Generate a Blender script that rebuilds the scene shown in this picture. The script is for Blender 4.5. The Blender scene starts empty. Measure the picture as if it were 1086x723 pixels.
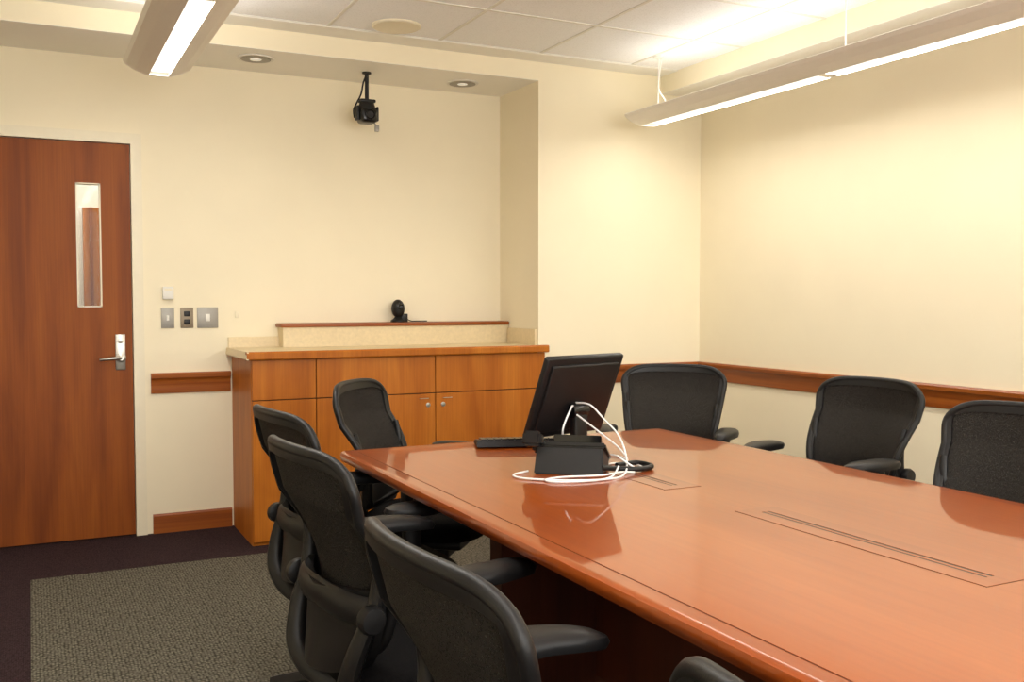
import bpy, bmesh, math
from mathutils import Vector, Matrix
pi=math.pi
scene=bpy.context.scene
# ------------------------------------------------------------ materials
def s2l(c):
    return tuple(((x/255)/12.92 if x/255<=0.04045 else (((x/255)+0.055)/1.055)**2.4) for x in c)+(1,)
def newmat(name):
    m=bpy.data.materials.new(name); m.use_nodes=True
    nt=m.node_tree; b=nt.nodes['Principled BSDF']
    return m,nt,b
def N(nt,t,**k):
    n=nt.nodes.new(t)
    for a,v in k.items(): setattr(n,a,v)
    return n
def plain(name,col,rough=.5,metal=0,coat=0,noise=0,nscale=40,bump=0,bscale=200,spec=.5):
    m,nt,b=newmat(name)
    b.inputs['Roughness'].default_value=rough
    b.inputs['Metallic'].default_value=metal
    b.inputs['Coat Weight'].default_value=coat
    b.inputs['Specular IOR Level'].default_value=spec
    tc=N(nt,'ShaderNodeTexCoord')
    n=N(nt,'ShaderNodeTexNoise'); n.inputs['Scale'].default_value=nscale; n.inputs['Detail'].default_value=4
    nt.links.new(tc.outputs['Object'],n.inputs['Vector'])
    r=N(nt,'ShaderNodeValToRGB')
    c=s2l(col)
    r.color_ramp.elements[0].color=tuple(max(0,x*(1-noise)) for x in c[:3])+(1,)
    r.color_ramp.elements[1].color=tuple(min(1,x*(1+noise)) for x in c[:3])+(1,)
    r.color_ramp.elements[0].position=.3; r.color_ramp.elements[1].position=.7
    nt.links.new(n.outputs['Fac'],r.inputs['Fac']); nt.links.new(r.outputs['Color'],b.inputs['Base Color'])
    if bump:
        n2=N(nt,'ShaderNodeTexNoise'); n2.inputs['Scale'].default_value=bscale; n2.inputs['Detail'].default_value=3
        nt.links.new(tc.outputs['Object'],n2.inputs['Vector'])
        bp=N(nt,'ShaderNodeBump'); bp.inputs['Strength'].default_value=bump; bp.inputs['Distance'].default_value=.01
        nt.links.new(n2.outputs['Fac'],bp.inputs['Height']); nt.links.new(bp.outputs['Normal'],b.inputs['Normal'])
    return m
def wood(name,dark,mid,light,scale=(6,6,.6),rough=.3,coat=.3,fine=(120,120,3),fmix=.6,crough=.12,dist=.6,spec=.5):
    m,nt,b=newmat(name)
    tc=N(nt,'ShaderNodeTexCoord')
    mp=N(nt,'ShaderNodeMapping'); mp.inputs['Scale'].default_value=scale
    nt.links.new(tc.outputs['Object'],mp.inputs['Vector'])
    n=N(nt,'ShaderNodeTexNoise'); n.inputs['Scale'].default_value=1.0; n.inputs['Detail'].default_value=5; n.inputs['Distortion'].default_value=dist
    nt.links.new(mp.outputs['Vector'],n.inputs['Vector'])
    r=N(nt,'ShaderNodeValToRGB'); e=r.color_ramp.elements
    e[0].position=.3; e[0].color=s2l(dark); e[1].position=.72; e[1].color=s2l(light)
    k=e.new(.5); k.color=s2l(mid)
    nt.links.new(n.outputs['Fac'],r.inputs['Fac'])
    mp2=N(nt,'ShaderNodeMapping'); mp2.inputs['Scale'].default_value=fine
    nt.links.new(tc.outputs['Object'],mp2.inputs['Vector'])
    n2=N(nt,'ShaderNodeTexNoise'); n2.inputs['Scale'].default_value=1.0; n2.inputs['Detail'].default_value=2
    nt.links.new(mp2.outputs['Vector'],n2.inputs['Vector'])
    r2=N(nt,'ShaderNodeValToRGB'); r2.color_ramp.elements[0].position=.3; r2.color_ramp.elements[0].color=(.78,.74,.7,1)
    r2.color_ramp.elements[1].position=.6; r2.color_ramp.elements[1].color=(1,1,1,1)
    nt.links.new(n2.outputs['Fac'],r2.inputs['Fac'])
    mx=N(nt,'ShaderNodeMix',data_type='RGBA',blend_type='MULTIPLY'); mx.inputs[0].default_value=fmix
    nt.links.new(r.outputs['Color'],mx.inputs[6]); nt.links.new(r2.outputs['Color'],mx.inputs[7])
    nt.links.new(mx.outputs[2],b.inputs['Base Color'])
    b.inputs['Specular IOR Level'].default_value=spec
    b.inputs['Roughness'].default_value=rough; b.inputs['Coat Weight'].default_value=coat; b.inputs['Coat Roughness'].default_value=crough
    return m
M_wall=plain('cream_wall_paint',(245,234,206),.75,noise=.015,nscale=3,bump=.05,bscale=250)
M_ceilp=plain('ceiling_gypsum_paint',(252,249,240),.8,noise=.01,nscale=3)
M_frame=plain('cream_metal_paint',(238,228,202),.45,noise=.01)
M_black=plain('black_plastic',(17,16,17),.45,noise=.1,bump=.05,bscale=400,spec=.4)
M_blackg=plain('black_gloss_plastic',(10,10,11),.25,noise=.1)
M_screen=plain('dark_screen_glass',(8,8,10),.08,noise=.05)
M_fabric=plain('black_seat_fabric',(16,15,16),.95,noise=.25,nscale=150,bump=.3,bscale=500,spec=.1)
M_steel=plain('brushed_steel',(190,186,178),.35,metal=1,noise=.05)
M_plate=plain('grey_switch_plate',(158,154,146),.45,metal=.3,noise=.03)
M_brownplate=plain('bronze_switch_plate',(138,124,104),.45,metal=.3,noise=.03)
M_white=plain('white_plastic',(235,232,224),.4,noise=.01)
M_cable=plain('white_cable_jacket',(235,235,235),.4,noise=.01)
M_stone=plain('beige_laminate_counter',(224,205,166),.35,noise=.06,nscale=60)
M_fix=plain('fixture_painted_metal',(248,243,232),.4,noise=.01)
M_gapshade=plain('dark_gap_shade',(18,12,10),.6,noise=.1)  # near-black colour stands in for shade inside gaps and slits
M_door=wood('door_cherry_veneer',(118,56,10),(138,70,16),(154,84,22),scale=(9,9,.9),rough=.5,coat=.0,fine=(150,150,3),spec=.25)
M_cab=wood('cabinet_cherry_veneer',(164,88,18),(182,104,26),(198,120,38),scale=(7,7,1.2),rough=.45,coat=.05,spec=.3)
M_trim=wood('trim_cherry_wood',(132,66,18),(150,78,24),(164,92,32),scale=(1,1,30),rough=.4,coat=.1,fine=(4,4,200),spec=.4)
M_table=wood('table_cherry_veneer',(146,64,12),(158,74,17),(172,87,26),scale=(2.6,.7,0),rough=.35,coat=.75,fine=(60,2,0),fmix=.4,crough=.03,dist=0,spec=.15)
M_tedge=wood('table_solid_edge',(140,60,12),(152,69,17),(164,79,24),scale=(6,.8,6),rough=.35,coat=.8,fine=(90,3,90),fmix=.4,crough=.05,spec=.15)
M_tbase=wood('table_base_veneer',(70,28,12),(84,35,16),(98,44,20),scale=(6,6,1),rough=.5,coat=.0)

def mesh_mat():
    m,nt,b=newmat('chair_back_mesh')
    b.inputs['Base Color'].default_value=s2l((42,39,36)); b.inputs['Roughness'].default_value=.8; b.inputs['Specular IOR Level'].default_value=.2
    tc=N(nt,'ShaderNodeTexCoord')
    w=N(nt,'ShaderNodeTexVoronoi'); w.inputs['Scale'].default_value=260
    nt.links.new(tc.outputs['Object'],w.inputs['Vector'])
    r=N(nt,'ShaderNodeMapRange'); r.inputs['From Min'].default_value=.1;r.inputs['From Max'].default_value=.6
    r.inputs['To Min'].default_value=.68; r.inputs['To Max'].default_value=1.0
    nt.links.new(w.outputs['Distance'],r.inputs['Value']); nt.links.new(r.outputs['Result'],b.inputs['Alpha'])
    return m
M_mesh=mesh_mat()

def carpet(name,c1,c2,c3,sc=110):
    m,nt,b=newmat(name)
    tc=N(nt,'ShaderNodeTexCoord')
    mp=N(nt,'ShaderNodeMapping'); mp.inputs['Scale'].default_value=(1,.7,1)
    nt.links.new(tc.outputs['Object'],mp.inputs['Vector'])
    v=N(nt,'ShaderNodeTexVoronoi'); v.inputs['Scale'].default_value=sc; v.inputs['Randomness'].default_value=.55
    nt.links.new(mp.outputs['Vector'],v.inputs['Vector'])
    r=N(nt,'ShaderNodeValToRGB'); e=r.color_ramp.elements
    e[0].position=.1; e[0].color=s2l(c2); e[1].position=.65; e[1].color=s2l(c1)
    nt.links.new(v.outputs['Distance'],r.inputs['Fac'])
    sx=N(nt,'ShaderNodeSeparateColor'); nt.links.new(v.outputs['Color'],sx.inputs[0])
    mx=N(nt,'ShaderNodeMix',data_type='RGBA'); 
    mr=N(nt,'ShaderNodeMapRange'); mr.inputs['From Min'].default_value=.55; mr.inputs['To Max'].default_value=.8
    nt.links.new(sx.outputs[0],mr.inputs['Value']); nt.links.new(mr.outputs['Result'],mx.inputs[0])
    nt.links.new(r.outputs['Color'],mx.inputs[6]); mx.inputs[7].default_value=s2l(c3)
    nt.links.new(mx.outputs[2],b.inputs['Base Color'])
    b.inputs['Roughness'].default_value=.95; b.inputs['Specular IOR Level'].default_value=.1
    bp=N(nt,'ShaderNodeBump'); bp.inputs['Strength'].default_value=.6; bp.inputs['Distance'].default_value=.004; bp.invert=True
    nt.links.new(v.outputs['Distance'],bp.inputs['Height']); nt.links.new(bp.outputs['Normal'],b.inputs['Normal'])
    return m
M_carp=carpet('grey_loop_carpet',(56,52,44),(130,126,112),(94,90,80),85)
M_cborder=carpet('plum_border_carpet',(42,31,34),(72,54,57),(61,46,49),140)
def tile_mat():
    m,nt,b=newmat('acoustic_ceiling_tile')
    tc=N(nt,'ShaderNodeTexCoord')
    n=N(nt,'ShaderNodeTexNoise'); n.inputs['Scale'].default_value=160; n.inputs['Detail'].default_value=3
    nt.links.new(tc.outputs['Object'],n.inputs['Vector'])
    r=N(nt,'ShaderNodeValToRGB'); r.color_ramp.elements[0].position=.35; r.color_ramp.elements[0].color=s2l((242,242,242))
    r.color_ramp.elements[1].position=.5; r.color_ramp.elements[1].color=s2l((252,252,253))
    nt.links.new(n.outputs['Fac'],r.inputs['Fac']); nt.links.new(r.outputs['Color'],b.inputs['Base Color'])
    b.inputs['Roughness'].default_value=.95
    return m
M_tile=tile_mat()
M_grid=plain('ceiling_grid_metal',(234,231,222),.5,noise=.01)
def glass_mat():
    m,nt,b=newmat('door_lite_glass')
    b.inputs['Base Color'].default_value=(.3,.32,.32,1); b.inputs['Roughness'].default_value=.03
    b.inputs['Alpha'].default_value=.08
    return m
M_glass=glass_mat()
def emit_mat(name,col,s):
    m,nt,b=newmat(name)
    b.inputs['Emission Color'].default_value=col; b.inputs['Emission Strength'].default_value=s
    b.inputs['Base Color'].default_value=(.8,.8,.8,1)
    return m
M_lens=emit_mat('fixture_lens_diffuser',(1,.97,.9,1),1.2)
M_dl=emit_mat('downlight_lamp',(1,.9,.7,1),.3)

# ------------------------------------------------------------ geometry helpers
def empty(name,loc=(0,0,0),rz=0,parent=None):
    o=bpy.data.objects.new(name,None); scene.collection.objects.link(o)
    o.location=loc; o.rotation_euler=(0,0,rz); o.empty_display_size=.1
    if parent: o.parent=parent
    return o
def fin(name,bm,mat,parent=None,smooth=False,loc=(0,0,0),rot=(0,0,0)):
    bmesh.ops.recalc_face_normals(bm,faces=bm.faces)
    me=bpy.data.meshes.new(name); bm.to_mesh(me); bm.free()
    for m in (mat if isinstance(mat,(list,tuple)) else [mat]): me.materials.append(m)
    if smooth:
        me.polygons.foreach_set('use_smooth',[True]*len(me.polygons))
        try: me.set_sharp_from_angle(angle=math.radians(40))
        except Exception: pass
    o=bpy.data.objects.new(name,me); scene.collection.objects.link(o)
    o.location=loc; o.rotation_euler=rot
    if parent: o.parent=parent
    return o
def addbox(bm,x0,x1,y0,y1,z0,z1,bev=0,seg=2):
    r=bmesh.ops.create_cube(bm,size=1)
    vs=r['verts']
    for v in vs:
        v.co=Vector((x0+(v.co.x+.5)*(x1-x0),y0+(v.co.y+.5)*(y1-y0),z0+(v.co.z+.5)*(z1-z0)))
    if bev:
        es=list({e for v in vs for e in v.link_edges})
        bmesh.ops.bevel(bm,geom=es,offset=bev,segments=seg,profile=.5,affect='EDGES')
def box(name,x0,x1,y0,y1,z0,z1,mat,parent=None,bev=0,seg=2,**k):
    bm=bmesh.new(); addbox(bm,x0,x1,y0,y1,z0,z1,bev,seg)
    return fin(name,bm,mat,parent,smooth=bev>0,**k)
def boxes(name,lst,mat,parent=None,bev=0,**k):
    bm=bmesh.new()
    for b in lst: addbox(bm,*b,bev)
    return fin(name,bm,mat,parent,smooth=bev>0,**k)
def addtube(bm,pts,rad,seg=10,closed=False,flat=1.0,up=None):
    pts=[Vector(p) for p in pts]; n=len(pts)
    if not isinstance(rad,(list,tuple)): rad=[rad]*n
    rings=[]; prev=None
    for i,p in enumerate(pts):
        if closed: t=(pts[(i+1)%n]-pts[i-1]).normalized()
        else: t=(pts[min(i+1,n-1)]-pts[max(i-1,0)]).normalized()
        if up is not None:
            a=Vector(up); a=(a-a.dot(t)*t)
            if a.length<1e-4: a=t.orthogonal()
            a.normalize()
        elif prev is None: a=t.orthogonal().normalized()
        else:
            a=prev-prev.dot(t)*t; a.normalize()
        prev=a; b=t.cross(a)
        rings.append([bm.verts.new(p+rad[i]*(math.cos(2*pi*k/seg)*a*flat+math.sin(2*pi*k/seg)*b)) for k in range(seg)])
    m=n if closed else n-1
    for i in range(m):
        A=rings[i]; B=rings[(i+1)%n]
        for k in range(seg):
            bm.faces.new((A[k],A[(k+1)%seg],B[(k+1)%seg],B[k]))
    if not closed:
        bm.faces.new(rings[0]); bm.faces.new(rings[-1][::-1])
def smooth_pts(P,n=8,closed=False):
    P=[Vector(p) for p in P]; out=[]; L=len(P)
    rng=L if closed else L-1
    for i in range(rng):
        g=lambda j:(P[j%L] if closed else P[max(0,min(L-1,j))])
        p0,p1,p2,p3=g(i-1),g(i),g(i+1),g(i+2)
        for k in range(n):
            t=k/n
            out.append(.5*((2*p1)+(-p0+p2)*t+(2*p0-5*p1+4*p2-p3)*t*t+(-p0+3*p1-3*p2+p3)*t**3))
    if not closed: out.append(P[-1])
    return out
def tube(name,pts,rad,mat,parent=None,n=8,closed=False,seg=10,sm=True,**k):
    bm=bmesh.new()
    if sm:
        if isinstance(rad,(list,tuple)):
            rr=[]; L=len(rad)
            for i in range(L-1):
                for j in range(n): rr.append(rad[i]+(rad[i+1]-rad[i])*j/n)
            rr.append(rad[-1]); rad=rr
        pts=smooth_pts(pts,n,closed)
    addtube(bm,pts,rad,seg,closed,**k)
    return fin(name,bm,mat,parent,smooth=True)
def addlathe(bm,prof,seg=24,M=None):
    rings=[]
    for r,z in prof:
        rings.append([bm.verts.new((max(r,1e-4)*math.cos(2*pi*k/seg),max(r,1e-4)*math.sin(2*pi*k/seg),z)) for k in range(seg)])
    for i in range(len(rings)-1):
        for k in range(seg):
            bm.faces.new((rings[i][k],rings[i][(k+1)%seg],rings[i+1][(k+1)%seg],rings[i+1][k]))
    bm.faces.new(rings[0]); bm.faces.new(rings[-1][::-1])
    if M is not None:
        bmesh.ops.transform(bm,matrix=M,verts=[v for R in rings for v in R])
def lathe(name,prof,mat,parent=None,seg=24,M=None,**k):
    bm=bmesh.new(); addlathe(bm,prof,seg,M); return fin(name,bm,mat,parent,smooth=True,**k)
def extr(name,prof,axis,a,b,mat,parent=None,smooth=False):
    bm=bmesh.new()
    def mk(p,t):
        if axis=='y': return (p[0],t,p[1])
        if axis=='x': return (t,p[0],p[1])
        return (p[0],p[1],t)
    A=[bm.verts.new(mk(p,a)) for p in prof]; B=[bm.verts.new(mk(p,b)) for p in prof]
    n=len(prof)
    for i in range(n): bm.faces.new((A[i],A[(i+1)%n],B[(i+1)%n],B[i]))
    bm.faces.new(A); bm.faces.new(B[::-1])
    return fin(name,bm,mat,parent,smooth=smooth)
def area(name,loc,sx,sy,power,col,rot=(0,0,0),parent=None):
    l=bpy.data.lights.new(name,'AREA'); l.shape='RECTANGLE'; l.size=sx; l.size_y=sy; l.energy=power; l.color=col
    o=bpy.data.objects.new(name,l); scene.collection.objects.link(o); o.location=loc; o.rotation_euler=rot
    if parent: o.parent=parent
    return o

# ------------------------------------------------------------ room constants
XL,XR=-1.7,3.85
YB=5.57; YF=5.05; YN=-2.6
ZC=2.66; ZS=2.55
XCOL=2.68; XSOF=3.54
DX0,DX1,DZ=-.42,.495,2.10
box('floor',XL-.1,XR+.1,YN-.1,YB+.1,-.1,0,M_cborder)
box('floor_carpet',-.02,XR-.35,YN+.4,4.88,0,.003,M_carp)
boxes('wall_back',[(XL-.1,DX0-.05,YB,YB+.12,0,ZC+.1),(DX0-.05,DX1+.05,YB,YB+.12,DZ+.05,ZC+.1),(DX1+.05,XCOL+.1,YB,YB+.12,0,ZC+.1)],M_wall)
box('wall_column',XCOL,XR+.1,YF,YB+.12,0,ZC+.1,M_wall)
box('wall_right',XR,XR+.1,YN-.1,YF,0,ZC+.1,M_wall)
box('wall_left',XL-.1,XL,YN-.1,YB,0,ZC+.1,M_wall)
WX0,WX1,WZ0,WZ1=-.9,3.1,.85,2.45
boxes('wall_front',[(XL,WX0,YN-.1,YN,0,ZC+.1),(WX1,XR,YN-.1,YN,0,ZC+.1),(WX0,WX1,YN-.1,YN,0,WZ0),(WX0,WX1,YN-.1,YN,WZ1,ZC+.1)],M_wall)
win=empty('added_fill_window')  # invented window behind the camera, added so fill light can enter
L=[(WX0,WX1,YN-.08,YN-.02,WZ0,WZ0+.05),(WX0,WX1,YN-.08,YN-.02,WZ1-.05,WZ1)]
for i in range(5):
    xx=WX0+(WX1-WX0-.05)*i/4; L.append((xx,xx+.05,YN-.08,YN-.02,WZ0,WZ1))
boxes('frame',L,M_frame,win)
box('sill',WX0-.05,WX1+.05,YN-.02,YN+.08,WZ0-.03,WZ0,M_trim,win)
area('window_fill_light',((WX0+WX1)/2,YN-.25,(WZ0+WZ1)/2),WX1-WX0,WZ1-WZ0,172,(1,.98,.94),rot=(pi/2,0,0),parent=win)  # added area light outside the opening, brightens walls and ceiling evenly
ceil=box('ceiling',XL-.1,XR+.1,YN-.1,YB+.12,ZC,ZC+.1,M_tile)
box('trim_soffit_niche',XL,XCOL,YF,YB,ZS,ZC,M_wall)
box('trim_soffit_side',XSOF,XR,YN,YF,ZS,ZC,M_wall)
box('trim_ceiling_border',XL,XSOF,4.88,YF,ZC-.006,ZC,M_ceilp)
L=[]
x=1.38-.61*5
while x<XSOF: 
    if x>XL: L.append((x-.009,x+.009,YN,4.88,ZC-.003,ZC))
    x+=.61
y=4.88
while y>YN: L.append((XL,XSOF,y-.009,y+.009,ZC-.0035,ZC)); y-=.61
boxes('trim_ceiling_grid',L,M_grid)
box('trim_soffit_underside',XL,XCOL,YF+.001,YB,ZS-.002,ZS,M_ceilp)
box('trim_soffit_side_underside',XSOF+.001,XR,YN,YF,ZS-.002,ZS,M_ceilp)

rp=[(0,.765),(.012,.765),(.016,.79),(.014,.83),(.022,.845),(.03,.85),(.032,.868),(.026,.876),(0,.876)]
extr('trim_1',[(YB-o,z) for o,z in rp],'x',DX1+.085,1.0,M_trim,smooth=True)
extr('trim_2',[(YF-o,z) for o,z in rp],'x',2.73,XR,M_trim,smooth=True)
extr('trim_3',[(XR-o,z) for o,z in rp],'y',YN,YF,M_trim,smooth=True)
bp_=[(0,0),(.015,0),(.015,.095),(.01,.105),(0,.105)]
extr('baseboard_back',[(YB-o,z) for o,z in bp_],'x',DX1+.085,1.0,M_trim)
extr('baseboard_column',[(YF-o,z) for o,z in bp_],'x',2.73,XR,M_trim)
extr('baseboard_right',[(XR-o,z) for o,z in bp_],'y',YN,YF,M_trim)
extr('baseboard_left',[(XL+o,z) for o,z in bp_],'y',YN,YB,M_trim)

# ------------------------------------------------------------ door
door=empty('door_1')
fw=.055
bm=bmesh.new()
addbox(bm,DX1,DX1+fw,YB-.018,YB+.12,0,DZ+fw); addbox(bm,DX0-fw,DX0,YB-.018,YB+.12,0,DZ+fw); addbox(bm,DX0,DX1,YB-.018,YB+.12,DZ,DZ+fw)
fin('door_frame',bm,M_frame,door)
wx0,wx1,wz0,wz1=.225,.345,1.235,1.885
dy0,dy1=YB+.0,YB+.045
g=.004
boxes('door_leaf',[(DX0+g,wx0,dy0,dy1,.008,DZ-g),(wx1,DX1-g,dy0,dy1,.008,DZ-g),(wx0,wx1,dy0,dy1,.008,wz0),(wx0,wx1,dy0,dy1,wz1,DZ-g)],M_door,door)
t=.006
boxes('lite_frame',[(wx0,wx0+t,dy0-.004,dy1,wz0,wz1),(wx1-t,wx1,dy0-.004,dy1,wz0,wz1),(wx0,wx1,dy0-.004,dy1,wz0,wz0+t),(wx0,wx1,dy0-.004,dy1,wz1-t,wz1)],M_frame,door)
box('lite_glass',wx0+t,wx1-t,dy0+.02,dy0+.024,wz0+t,wz1-t,M_glass,door)
box('lock_plate',.405,.455,dy0-.008,dy0,.90,1.09,M_steel,door,bev=.003)
lathe('lever_rose',[(.026,0),(.026,.012),(.012,.016),(.012,.05)],M_steel,door,M=Matrix.Translation((.43,dy0-.008,.965))@Matrix.Rotation(pi/2,4,'X'))
tube('lever',[(.43,dy0-.05,.965),(.405,dy0-.056,.965),(.36,dy0-.055,.962),(.325,dy0-.048,.958)],[.011,.010,.009,.008],M_steel,door)
lathe('thumb_turn',[(.014,0),(.014,.006),(.004,.008)],M_steel,door,M=Matrix.Translation((.43,dy0-.008,1.055))@Matrix.Rotation(pi/2,4,'X'))
cor=empty('corridor')
box('corridor_backdrop',-1.8,2.5,7.3,7.4,0,2.7,M_wall,cor)
box('corridor_floor',-1.8,2.5,YB+.12,7.3,-.1,0,M_cborder,cor)
box('corridor_ceiling',-1.8,2.5,YB+.12,7.4,2.6,2.7,M_ceilp,cor)
box('corridor_side_a',-1.9,-1.8,YB+.12,7.4,0,2.7,M_wall,cor)
box('corridor_side_b',2.5,2.6,YB+.12,7.4,0,2.7,M_wall,cor)
box('corridor_wood_panel',.335,1.35,7.24,7.3,0,1.9,M_cab,cor)
box('corridor_wood_panel_stile',.375,.395,7.21,7.24,0,1.9,M_door,cor)
area('corridor_lamp',(.3,6.5,2.58),1.5,.6,26,(.88,.94,1),parent=cor)

# ------------------------------------------------------------ cabinet
cab=empty('credenza_cabinet')
CX0,CX1=1.01,2.675; CY=5.05
box('carcass',CX0,CX1,CY,YB,.0,.965,M_cab,cab)
fy0,fy1=CY-.022,CY
cols=[(CX0,1.345),(1.345,2.02),(2.02,2.715)]
gp=.0025
bm=bmesh.new()
for a,b in cols:
    for z0,z1 in ((.02,.755),(.755,.965)):
        addbox(bm,a+gp,b-gp,fy0,fy1,z0+gp,z1-gp,.0012,1)
fin('fronts',bm,M_cab,cab)
box('front_shadow_gap',CX0+.003,CX1-.003,CY-.006,CY+.001,.02,.962,M_gapshade,cab)  # dark sheet behind the fronts, paints the shade seen in their seams
box('countertop',CX0-.02,2.675,CY-.02,YB,.968,1.006,M_stone,cab)
extr('countertop_nosing',[(CY-.052,.972),(CY-.047,.966),(CY-.019,.966),(CY-.019,1.0075),(CY-.047,1.0075),(CY-.053,1.0)],'x',CX0-.03,2.725,M_cab,cab)
extr('countertop_nosing_side',[(CX0-.033,.972),(CX0-.028,.966),(CX0-.019,.966),(CX0-.019,1.0075),(CX0-.028,1.0075)],'y',CY-.052,YB,M_stone,cab)
box('backsplash',CX0-.02,1.27,YB-.02,YB,1.006,1.065,M_stone,cab)
box('raised_ledge',1.27,2.675,YB-.13,YB,1.006,1.118,M_stone,cab)
box('raised_ledge_top',1.255,2.675,YB-.145,YB,1.118,1.14,M_trim,cab,bev=.006)
box('side_splash',2.66,2.678,CY+.01,YB-.145,1.006,1.10,M_stone,cab)
for i,(px,pz) in enumerate([(1.975,.69),(2.065,.69)]):
    lathe('lock_%d'%i,[(.013,0),(.013,.004),(.005,.005)],M_steel,cab,seg=16,M=Matrix.Translation((px,fy0,pz))@Matrix.Rotation(pi/2,4,'X'))
for i,(px,pz) in enumerate([(1.95,.735),(2.09,.735)]):
    tube('pull_%d'%i,[(px-.025,fy0,pz-.008),(px-.025,fy0-.012,pz-.008),(px+.025,fy0-.012,pz-.008),(px+.025,fy0,pz-.008)],.002,M_steel,cab,sm=False)

# ------------------------------------------------------------ wall plates
def plate(name,x,z,w,h,mat,kind):
    e=empty(name)
    box('plate',x-w/2,x+w/2,YB-.006,YB,z-h/2,z+h/2,mat,e,bev=.002)
    if kind=='toggle':
        box('toggle_slot',x-.006,x+.006,YB-.008,YB-.005,z-.014,z+.014,M_white,e)
        box('toggle',x-.004,x+.004,YB-.018,YB-.006,z,z+.01,M_white,e)
    if kind=='duplex':
        for s in (-1,1):
            box('socket',x-.016,x+.016,YB-.009,YB-.005,z+s*.022-.014,z+s*.022+.014,M_black,e,bev=.003)
    if kind=='blank':
        box('rocker',x-.012,x+.012,YB-.01,YB-.005,z-.02,z+.02,M_white,e,bev=.002)
plate('light_switch',.672,1.175,.068,.112,M_plate,'toggle')
plate('wall_outlet',.772,1.175,.068,.112,M_brownplate,'duplex')
plate('control_plate',.882,1.175,.112,.114,M_plate,'blank')
plate('small_wall_jack',1.04,1.19,.02,.035,M_frame,'none')
th=empty('thermostat'); box('housing',.645,.703,YB-.028,YB,1.275,1.345,M_white,th,bev=.006); box('display_window',.655,.693,YB-.03,YB-.027,1.32,1.335,M_frame,th)

# ------------------------------------------------------------ ceiling devices
sp=empty('ceiling_speaker',(1.69,4.72,ZC))
lathe('grille',[(.125,0),(.125,-.006),(.115,-.012),(.11,-.010),(.0,-.009)],M_frame,sp,seg=40)
for i,(dx,dy) in enumerate([(1.095,5.25),(2.31,5.31)]):
    d=empty('recessed_downlight',(dx,dy,ZS-.002))
    bm=bmesh.new(); seg=32
    prof=[(.095,-.001),(.095,-.005),(.082,-.007),(.075,-.003),(.06,.0015),(.03,.0016)]
    rings=[[bm.verts.new((r*math.cos(2*pi*k/seg),r*math.sin(2*pi*k/seg),z)) for k in range(seg)] for r,z in prof]
    for a in range(len(rings)-1):
        for k in range(seg): bm.faces.new((rings[a][k],rings[a][(k+1)%seg],rings[a+1][(k+1)%seg],rings[a+1][k]))
    fin('trim_ring',bm,M_white,d,smooth=True)
    lathe('reflector',[(.078,-.0075),(.06,-.0078),(.035,-.0065),(.0,-.006)],M_plate,d)
    lathe('lamp',[(.03,-.0075),(.028,-.010),(.01,-.0115)],M_dl,d)

pc=empty('ceiling_ptz_camera',(1.72,5.30,ZS-.002))
lathe('mount_plate',[(.025,0),(.025,-.008),(.013,-.012)],M_black,pc)
lathe('drop_rod',[(.011,0),(.011,-.155)],M_black,pc)
box('yoke_top',-.045,.045,-.03,.03,-.17,-.152,M_black,pc,bev=.006)
lathe('pan_base',[(.045,-.235),(.05,-.225),(.05,-.20),(.04,-.17)],M_black,pc)
for s in (-1,1): box('yoke_arm',s*.056-.007,s*.056+.007,-.025,.025,-.27,-.19,M_black,pc,bev=.005)
box('head',-.048,.048,-.055,.05,-.285,-.205,M_blackg,pc,bev=.02,seg=4)
lathe('lens_barrel',[(.028,0),(.028,.02),(.024,.022),(.02,.015),(.001,.014)],M_blackg,pc,M=Matrix.Translation((0,-.05,-.245))@Matrix.Rotation(pi/2,4,'X'))
tube('camera_cable',[(.0,.0,-.01),(-.02,.0,-.06),(-.03,.01,-.12),(-.05,.03,-.17),(-.07,.02,-.21),(-.06,.04,-.25)],.005,M_black,pc)
tube('camera_cable_b',[(.03,.03,-.20),(.05,.04,-.26),(.062,.02,-.29),(.06,.0,-.31)],.004,M_plate,pc)
box('cable_connector',.048,.07,-.01,.015,-.325,-.29,M_plate,pc,bev=.003)

wc=empty('desktop_webcam',(1.97,YB-.07,1.14))
lathe('foot',[(.045,0),(.045,.01),(.03,.018),(.02,.03)],M_black,wc)
bm=bmesh.new(); bmesh.ops.create_uvsphere(bm,u_segments=24,v_segments=16,radius=.042)
bmesh.ops.transform(bm,matrix=Matrix.Translation((0,0,.08))@Matrix.Diagonal((.95,.95,1.3,1)),verts=bm.verts)
fin('body',bm,M_black,wc,smooth=True)
lathe('lens',[(.02,0),(.02,.012),(.014,.014),(.001,.008)],M_blackg,wc,M=Matrix.Translation((0,-.035,.095))@Matrix.Rotation(pi/2,4,'X'))
box('stand_clip',.02,.06,-.01,.02,.0,.05,M_black,wc,bev=.005)
tube('webcam_cable',[(.05,.0,.02),(.085,.01,.006),(.12,.03,.004),(.2,.04,.004)],.003,M_black,wc)

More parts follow.
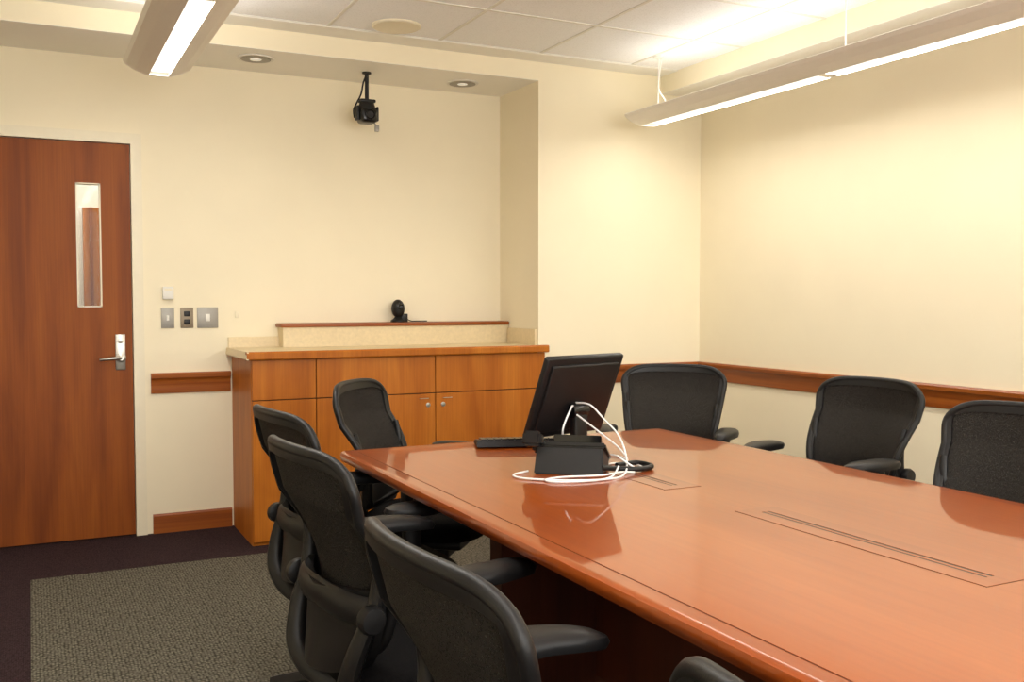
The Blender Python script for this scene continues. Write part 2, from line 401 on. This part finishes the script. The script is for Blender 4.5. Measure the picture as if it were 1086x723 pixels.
# ------------------------------------------------------------ pendant light fixtures
LC=(1,.96,.88)
def fixture(xc,zb,y1,n,pd,pu,Lg=1.22):
    f=empty('linear_pendant_light',(xc,y1,zb))
    gap=.05; tot=n*Lg+(n-1)*gap+.08
    P=[(-.15,.058),(-.138,.042),(-.1,.02),(-.05,.002),(-.042,.0),(-.042,.03),(.042,.03),(.042,0),(.05,.002),(.1,.02),(.138,.042),(.15,.058),(.14,.064),(.06,.056),(-.06,.056),(-.14,.064)]
    extr('housing',P,'y',0,-tot,M_fix,f)
    E=[(-.15,.058),(-.138,.041),(-.1,.019),(-.05,.001),(.05,.001),(.1,.019),(.138,.041),(.15,.058),(.14,.066),(-.14,.066)]
    extr('end_cap',E,'y',.004,-.012,M_fix,f); extr('end_cap',E,'y',-tot+.012,-tot-.004,M_fix,f)
    y=-.04
    for i in range(n):
        box('lens',-.04,.04,y-Lg,y,.012,.02,M_lens,f)
        area('fixture_lamp',(0,y-Lg/2,.008),.07,Lg,pd,LC,parent=f)
        if i<n-1: box('joint_cover',-.042,.042,y-Lg-gap,y-Lg,.001,.03,M_fix,f)
        area('fixture_uplamp',(0,y-Lg/2,.075),.2,Lg,pu,LC,rot=(pi,0,0),parent=f)
        y-=Lg+gap
    H=ZC-zb
    for yy in [-.12]+[-.12-(Lg+gap)*k for k in range(1,n+1)]:
        if -yy<tot:
            tube('suspension_cable',[(0,yy,.056),(0,yy,H-.01)],.0035,M_white,f,sm=False)
            lathe('canopy',[(.03,H),(.03,H-.012),(.008,H-.016)],M_white,f,M=Matrix.Translation((0,yy,0)))
    tube('power_cord',smooth_pts([(.02,-.14,.056),(.03,-.15,.12),(-.005,-.13,.2),(.012,-.13,H-.015)],6),.004,M_white,f,sm=False)
fixture(.545,2.29,4.72,5,9,7.5)
fixture(3.235,2.28,4.76,5,8.5,2.8,Lg=1.37)

# ------------------------------------------------------------ conference table
tb=empty('conference_table')
TX0,TX1,TY0,TY1=.955,2.31,-1.0,3.29
def rrect(x0,x1,y0,y1,r,n=6):
    out=[]
    for cx,cy,a0 in ((x1-r,y1-r,0),(x0+r,y1-r,90),(x0+r,y0+r,180),(x1-r,y0+r,270)):
        for k in range(n+1):
            a=math.radians(a0+90*k/n); out.append((cx+r*math.cos(a),cy+r*math.sin(a)))
    return out
def slab(name,layers,mat,parent):
    bm=bmesh.new(); rings=[]
    for ins,z in layers:
        rings.append([bm.verts.new((x,y,z)) for x,y in rrect(TX0+ins,TX1-ins,TY0+ins,TY1-ins,max(.03-ins,.004))])
    n=len(rings[0])
    for i in range(len(rings)-1):
        for k in range(n): bm.faces.new((rings[i][k],rings[i][(k+1)%n],rings[i+1][(k+1)%n],rings[i+1][k]))
    bm.faces.new(rings[0]); bm.faces.new(rings[-1][::-1])
    return fin(name,bm,mat,parent,smooth=True)
slab('solid_edge',[(.05,.708),(.02,.710),(.006,.716),(.0,.728),(.0,.738),(.003,.746),(.010,.7495),(.02,.75)],M_tedge,tb)
bd=.055
box('inlay_line',TX0+bd-.0015,TX1-bd+.0015,TY0+bd-.0015,TY1-bd+.0015,.7495,.7504,M_tbase,tb)
box('veneer_top',TX0+bd,TX1-bd,TY0+bd,TY1-bd,.7498,.7512,M_table,tb)
def hatch(y0,y1,xc=1.625):
    w=.062
    box('hatch_gap',xc-w-.0012,xc+w+.0012,y0-.0012,y1+.0012,.7508,.7515,M_gapshade,tb)  # dark plate under the lids, its colour serves as shade in the slits
    boxes('hatch_lid',[(xc-w,xc-.012,y0,y1,.7508,.7522),(xc+.012,xc+w,y0,y1,.7508,.7522),(xc-.012,xc+.012,y0,y0+.04,.7508,.7522),(xc-.012,xc+.012,y1-.04,y1,.7508,.7522),(xc-.005,xc+.005,y0+.04,y1-.04,.7508,.7519)],M_tedge,tb)
hatch(1.19,1.90); hatch(2.20,2.86); hatch(-.3,.4)
boxes('pedestal_panels',[(1.30,2.00,2.62,2.68,.0,.71),(1.30,2.00,.72,.78,.0,.71),(1.30,2.00,-.55,-.49,.0,.71),(1.60,1.66,-.49,2.62,.08,.71),(1.26,1.34,2.61,2.69,0,.71),(1.26,1.34,.71,.79,0,.71),(1.96,2.04,2.61,2.69,0,.71),(1.96,2.04,.71,.79,0,.71)],M_tbase,tb)

# ------------------------------------------------------------ office chairs
def build_chair():
    e=empty('office_chair')
    def S(u,v,off=0.0):
        w=.168+.082*v**.75
        tz=max(0,(v-.86)/.14); bz=max(0,(.12-v)/.12)
        w*=1-.10*tz**2.6-.10*bz**2
        x=u*w
        z=.48+v*.468-.006*v*abs(u)**2-.030*v*abs(u)**7+.03*(1-v)*abs(u)**3
        y=-.225-.085*v+.045*math.sin(pi*min(1,v/.75))+.065*abs(u)**2.2*(1-.3*v)
        return Vector((x,y+off,z))
    NU,NV=44,36
    def grid(keep,off0,off1):
        bm=bmesh.new(); V={}
        def gv(i,j,k):
            if (i,j,k) not in V:
                V[(i,j,k)]=bm.verts.new(S(-1+2*i/NU,j/NV,off0 if k==0 else off1))
            return V[(i,j,k)]
        cells={(i,j) for i in range(NU) for j in range(NV) if keep((-1+2*(i+.5)/NU),((j+.5)/NV))}
        for (i,j) in cells:
            c=[(i,j),(i+1,j),(i+1,j+1),(i,j+1)]
            bm.faces.new([gv(a,b,0) for a,b in c]); bm.faces.new([gv(a,b,1) for a,b in c[::-1]])
            for (di,dj),(p,q) in {(-1,0):(0,3),(1,0):(1,2),(0,-1):(0,1),(0,1):(3,2)}.items():
                if (i+di,j+dj) not in cells:
                    bm.faces.new([gv(*c[p],0),gv(*c[q],0),gv(*c[q],1),gv(*c[p],1)])
        return bm
    inner=lambda u,v:(abs(u)<.90 and .16<v<.95)
    fin('back_frame',grid(lambda u,v:not inner(u,v),-.014,.008),M_black,e,smooth=True)
    bmp=[]
    for i in range(NU): bmp.append(S(-1+2*i/NU,0,-.003))
    for j in range(NV): bmp.append(S(1,j/NV,-.003))
    for i in range(NU): bmp.append(S(1-2*i/NU,1,-.003))
    for j in range(NV): bmp.append(S(-1,1-j/NV,-.003))
    tube('back_rim',bmp,.0125,M_black,e,closed=True,sm=False,seg=10)
    fin('back_mesh_panel',grid(lambda u,v:inner(u,v),-.001,.001),M_mesh,e,smooth=True)
    bm=bmesh.new()
    for s in (-1,1):
        p=smooth_pts([(s*.04,-.12,.365),(s*.09,-.20,.38),(s*.15,-.235,.44),(s*.178,-.225,.52),(s*.195,-.195,.61),(s*.205,-.185,.70),(s*.212,-.200,.78)],8)
        n=len(p); addtube(bm,p,[.038-.026*i/(n-1) for i in range(n)],10,flat=.8)
    p=smooth_pts([(-.205,-.185,.60),(-.13,-.225,.605),(0,-.24,.61),(.13,-.225,.605),(.205,-.185,.60)],8)
    addtube(bm,p,.036,12,flat=.45,up=(0,1,0))
    fin('rear_support',bm,M_black,e,smooth=True)
    bm=bmesh.new()
    for s in (-1,1):
        addlathe(bm,[(.02,0),(.03,.004),(.032,.02),(.026,.032),(.001,.034)],20,Matrix.Translation((s*.205,-.21,.60))@Matrix.Rotation(s*pi/2,4,'Y'))
    fin('lumbar_knobs',bm,M_black,e,smooth=True)
    bm=bmesh.new()
    def sh(u,v,o): 
        q=S(u*.97,v*.34); return Vector((q.x,q.y-.024-o+.012*abs(u),q.z-.035*(1-v)))
    V={}
    for k,o in ((0,0),(1,.02)):
        for i in range(15):
            for j in range(7): V[(i,j,k)]=bm.verts.new(sh(-1+2*i/14,j/6,o))
    for i in range(14):
        for j in range(6):
            for k in (0,1): bm.faces.new([V[(i,j,k)],V[(i+1,j,k)],V[(i+1,j+1,k)],V[(i,j+1,k)]])
    for i in range(14):
        for j in (0,6): bm.faces.new([V[(i,j,0)],V[(i+1,j,0)],V[(i+1,j,1)],V[(i,j,1)]])
    for j in range(6):
        for i in (0,14): bm.faces.new([V[(i,j,0)],V[(i,j+1,0)],V[(i,j+1,1)],V[(i,j,1)]])
    fin('lower_back_shell',bm,M_black,e,smooth=True)
    bm=bmesh.new(); rings=[]
    def sup(a,rx,ry,p=3.2):
        c,s=math.cos(a),math.sin(a)
        return (rx*math.copysign(abs(c)**(2/p),c),ry*math.copysign(abs(s)**(2/p),s))
    n=40
    for sc,z in ((.80,.395),(.95,.40),(1.0,.415),(1.01,.435),(.98,.455),(.92,.468),(.75,.474),(.4,.470),(.05,.468)):
        rings.append([bm.verts.new((sup(2*pi*k/n,.25*sc,.24*sc)[0],.02+sup(2*pi*k/n,.25*sc,.24*sc)[1],z-(.012*max(0,sup(2*pi*k/n,1,1)[1]*sc-.6)))) for k in range(n)])
    for i in range(len(rings)-1):
        for k in range(n): bm.faces.new((rings[i][k],rings[i][(k+1)%n],rings[i+1][(k+1)%n],rings[i+1][k]))
    bm.faces.new(rings[0]); bm.faces.new(rings[-1])
    fin('seat',bm,M_fabric,e,smooth=True)
    box('seat_pan',-.20,.20,-.18,.20,.365,.398,M_black,e,bev=.012)
    box('tilt_mechanism',-.10,.10,-.16,.12,.30,.374,M_black,e,bev=.02,seg=3)
    tube('tilt_lever',[(.06,.02,.35),(.16,.03,.35),(.25,.04,.345)],[.006,.006,.010],M_black,e)
    lathe('gas_column',[(.045,.095),(.035,.12),(.03,.21),(.03,.215),(.018,.22),(.018,.33)],M_black,e)
    for s in (-1,1):
        bm=bmesh.new()
        p=smooth_pts([(s*.15,.03,.382),(s*.24,.03,.385),(s*.272,.03,.43),(s*.272,.025,.53),(s*.272,.02,.655)],8)
        nn=len(p); addtube(bm,p,[.030-.006*i/(nn-1) for i in range(nn)],10,flat=.5,up=(1,0,0))
        fin('arm_post',bm,M_black,e,smooth=True)
        bm=bmesh.new(); rings=[]; n=28
        for sc,z in ((.6,.655),(.95,.661),(1,.673),(.96,.683),(.8,.690),(.3,.693)):
            rr=[]
            for k in range(n):
                x,y=sup(2*pi*k/n,.047*sc,.125*sc,2.6)
                x*=1-.18*(y/.13); 
                rr.append(bm.verts.new((s*(.275+x-.03*(y/.13)*(y>0)),.06+y,z-.010*max(0,y/.13)**2)))
            rings.append(rr)
        for i in range(len(rings)-1):
            for k in range(n): bm.faces.new((rings[i][k],rings[i][(k+1)%n],rings[i+1][(k+1)%n],rings[i+1][k]))
        bm.faces.new(rings[0]); bm.faces.new(rings[-1])
        fin('arm_pad',bm,M_black,e,smooth=True)
    bm=bmesh.new(); bc=bmesh.new()
    for k in range(5):
        a=2*pi*k/5+.3; c,s=math.cos(a),math.sin(a)
        addtube(bm,smooth_pts([(0.02*c,0.02*s,.105),(.12*c,.12*s,.105),(.22*c,.22*s,.09),(.31*c,.31*s,.072)],4),[.03-.013*i/12 for i in range(13)],8,flat=.75)
        addlathe(bc,[(.008,.03),(.008,.07)],10,Matrix.Translation((.31*c,.31*s,0)))
        for o in (-1,1):
            T=Matrix.Translation((.31*c,.31*s,.027))@Matrix.Rotation(a+.9,4,'Z')@Matrix.Translation((0,o*.014-.009,0))@Matrix.Rotation(-pi/2,4,'X')
            addlathe(bc,[(.02,0),(.027,.003),(.027,.015),(.02,.018)],16,T)
        addtube(bc,[(.31*c+.02*math.cos(a+.9),.31*s+.02*math.sin(a+.9),.05),(.31*c-.02*math.cos(a+.9),.31*s-.02*math.sin(a+.9),.05)],.018,8)
    addlathe(bm,[(.045,.08),(.05,.09),(.05,.115),(.03,.13)],20)
    fin('star_base',bm,M_black,e,smooth=True); fin('casters',bc,M_blackg,e,smooth=True)
    return e
proto=build_chair()
first=True
BK=.30
for bx,by,az in [(.52,2.15,84),(.445,1.205,88),(.625,2.84,84),(.53,.525,89),(1.12,3.66,130),(2.81,3.88,222),(3.05,2.85,264),(2.72,1.94,262)]:
    a=math.radians(az)
    x=bx+BK*math.sin(a); y=by+BK*math.cos(a)
    if first: e=proto; first=False
    else:
        e=empty('office_chair')
        for c in proto.children:
            o=bpy.data.objects.new(c.name.split('.')[0],c.data); scene.collection.objects.link(o); o.parent=e
    e.location=(x,y,.003); e.rotation_euler=(0,0,-a)

# ------------------------------------------------------------ things on the table
TZ=.7515
def hexa(name,P8,mat,parent,bev=.004):
    bm=bmesh.new(); v=[bm.verts.new(p) for p in P8]
    for f in ((0,1,2,3),(7,6,5,4),(0,4,5,1),(1,5,6,2),(2,6,7,3),(3,7,4,0)): bm.faces.new([v[i] for i in f])
    bmesh.ops.bevel(bm,geom=list(bm.edges),offset=bev,segments=2,affect='EDGES')
    return fin(name,bm,mat,parent,smooth=True)
mo=empty('computer_monitor',(1.615,2.80,TZ),math.radians(15))
lathe('stand_base',[(.10,0),(.10,.008),(.088,.014),(.03,.018),(.02,.02)],M_black,mo,seg=36)
box('stand_neck',-.03,.03,-.045,-.015,.01,.17,M_black,mo,bev=.008)
pn=empty('panel',(0,-.0,.19),0,mo); pn.rotation_euler=(math.radians(22),0,0)
box('shell',-.178,.178,-.012,.012,-.125,.165,M_black,pn,bev=.008,seg=3)
box('rear_bulge',-.155,.155,-.022,-.008,-.10,.14,M_black,pn,bev=.006,seg=3)
box('screen',-.16,.16,.0105,.0128,-.105,.15,M_screen,pn)
lathe('hinge',[(.022,-.035),(.024,-.03),(.024,.03),(.022,.035)],M_blackg,pn,M=Matrix.Translation((0,-.035,-.02))@Matrix.Rotation(pi/2,4,'Y'))
dv=empty('desk_phone',(1.47,2.565,TZ),math.radians(-38))
hexa('wedge_base',[(-.10,-.065,0),(.11,-.065,0),(.11,.10,0),(-.10,.10,0),(-.095,-.035,.088),(.105,-.035,.088),(.11,.10,.025),(-.10,.10,.025)],M_black,dv)
hexa('sloped_face',[(-.10,-.045,.082),(.115,-.045,.082),(.115,.115,.018),(-.10,.115,.018),(-.10,-.040,.098),(.115,-.040,.098),(.115,.12,.034),(-.10,.12,.034)],M_blackg,dv,bev=.005)
hexa('handset_grip',[(-.128,-.055,.106),(-.082,-.055,.106),(-.082,.125,.056),(-.128,.125,.056),(-.123,-.05,.130),(-.087,-.05,.130),(-.087,.12,.080),(-.123,.12,.080)],M_black,dv,bev=.008)
hexa('handset_earpiece',[(-.135,-.08,.088),(-.074,-.08,.088),(-.074,-.02,.075),(-.135,-.02,.075),(-.132,-.078,.134),(-.077,-.078,.134),(-.077,-.02,.120),(-.132,-.02,.120)],M_black,dv,bev=.009)
hexa('handset_mouthpiece',[(-.135,.09,.040),(-.074,.09,.040),(-.074,.145,.028),(-.135,.145,.028),(-.132,.09,.086),(-.077,.09,.086),(-.077,.145,.070),(-.132,.145,.070)],M_black,dv,bev=.009)
hexa('display_bezel',[(-.045,-.03,.094),(.10,-.03,.094),(.10,.02,.074),(-.045,.02,.074),(-.045,-.028,.118),(.10,-.028,.118),(.10,.02,.082),(-.045,.02,.082)],M_screen,dv,bev=.002)
bm=bmesh.new()
for r in range(4):
    for c in range(3):
        x0=-.03+c*.025; y0=.035+r*.018; z=.098-(y0+.04)*.4
        addbox(bm,x0,x0+.018,y0,y0+.012,z-.002,z+.005)
fin('keypad',bm,M_black,dv)
def kb(x,y,rz):
    e=empty('computer_keyboard',(x,y,TZ),rz)
    hexa('tray',[(-.22,-.075,0),(.22,-.075,0),(.22,.075,.006),(-.22,.075,.006),(-.218,-.073,.014),(.218,-.073,.014),(.218,.073,.030),(-.218,.073,.030)],M_black,e,bev=.003)
    bm=bmesh.new()
    for r in range(5):
        for c in range(17):
            x0=-.205+c*.0242; y0=-.062+r*.0255; z=.0125+(y0+.075)/.15*.016
            addbox(bm,x0,x0+.020,y0,y0+.021,z,z+.008)
    fin('keys',bm,M_blackg,e)
kb(1.63,3.09,pi+math.radians(-20))
cb=empty('table_cables')
def cab_(pts,r=.003,m=None): tube('cable',[(x,y,z) for x,y,z in pts],r,m or M_cable,cb,n=8)
z0=TZ+.004
cab_([(1.585,2.745,.93),(1.54,2.68,.93),(1.50,2.66,.87),(1.52,2.69,.82)])
cab_([(1.595,2.74,.94),(1.60,2.66,.94),(1.62,2.61,.90),(1.65,2.57,.85),(1.64,2.51,.79),(1.58,2.43,z0),(1.49,2.39,z0),(1.39,2.42,z0),(1.29,2.50,z0),(1.28,2.57,z0),(1.35,2.61,z0)])
cab_([(1.60,2.50,.80),(1.64,2.46,z0+.01),(1.69,2.49,z0),(1.71,2.56,z0),(1.67,2.61,z0),(1.62,2.60,z0)])
cab_([(1.58,2.46,z0+.02),(1.52,2.41,z0),(1.43,2.39,z0),(1.34,2.42,z0),(1.33,2.46,z0),(1.39,2.46,z0+.003),(1.50,2.43,z0+.004),(1.58,2.45,z0+.004),(1.63,2.45,z0)])
cab_([(1.60,2.745,.90),(1.64,2.67,.85),(1.69,2.63,.80),(1.73,2.64,z0),(1.75,2.72,z0),(1.73,2.80,z0)])
cab_([(1.52,2.46,z0+.02),(1.58,2.47,z0+.012),(1.66,2.46,z0+.006),(1.72,2.49,z0+.006),(1.71,2.56,z0+.006),(1.63,2.55,z0+.006)],.008,M_black)

# ------------------------------------------------------------ world & camera
w=bpy.data.worlds.new('World'); scene.world=w; w.use_nodes=True
w.node_tree.nodes['Background'].inputs[0].default_value=(.9,.93,1,1); w.node_tree.nodes['Background'].inputs[1].default_value=.5
cam=bpy.data.cameras.new('camera'); co=bpy.data.objects.new('camera',cam); scene.collection.objects.link(co)
co.location=(0,0,1.28); co.rotation_euler=(math.radians(87.5),0,math.radians(-26.4))
cam.sensor_width=36; cam.lens=36*1030/1086; cam.clip_start=.05
scene.camera=co
scene.view_settings.view_transform='Standard'
scene.view_settings.look='None'
scene.view_settings.exposure=0.08
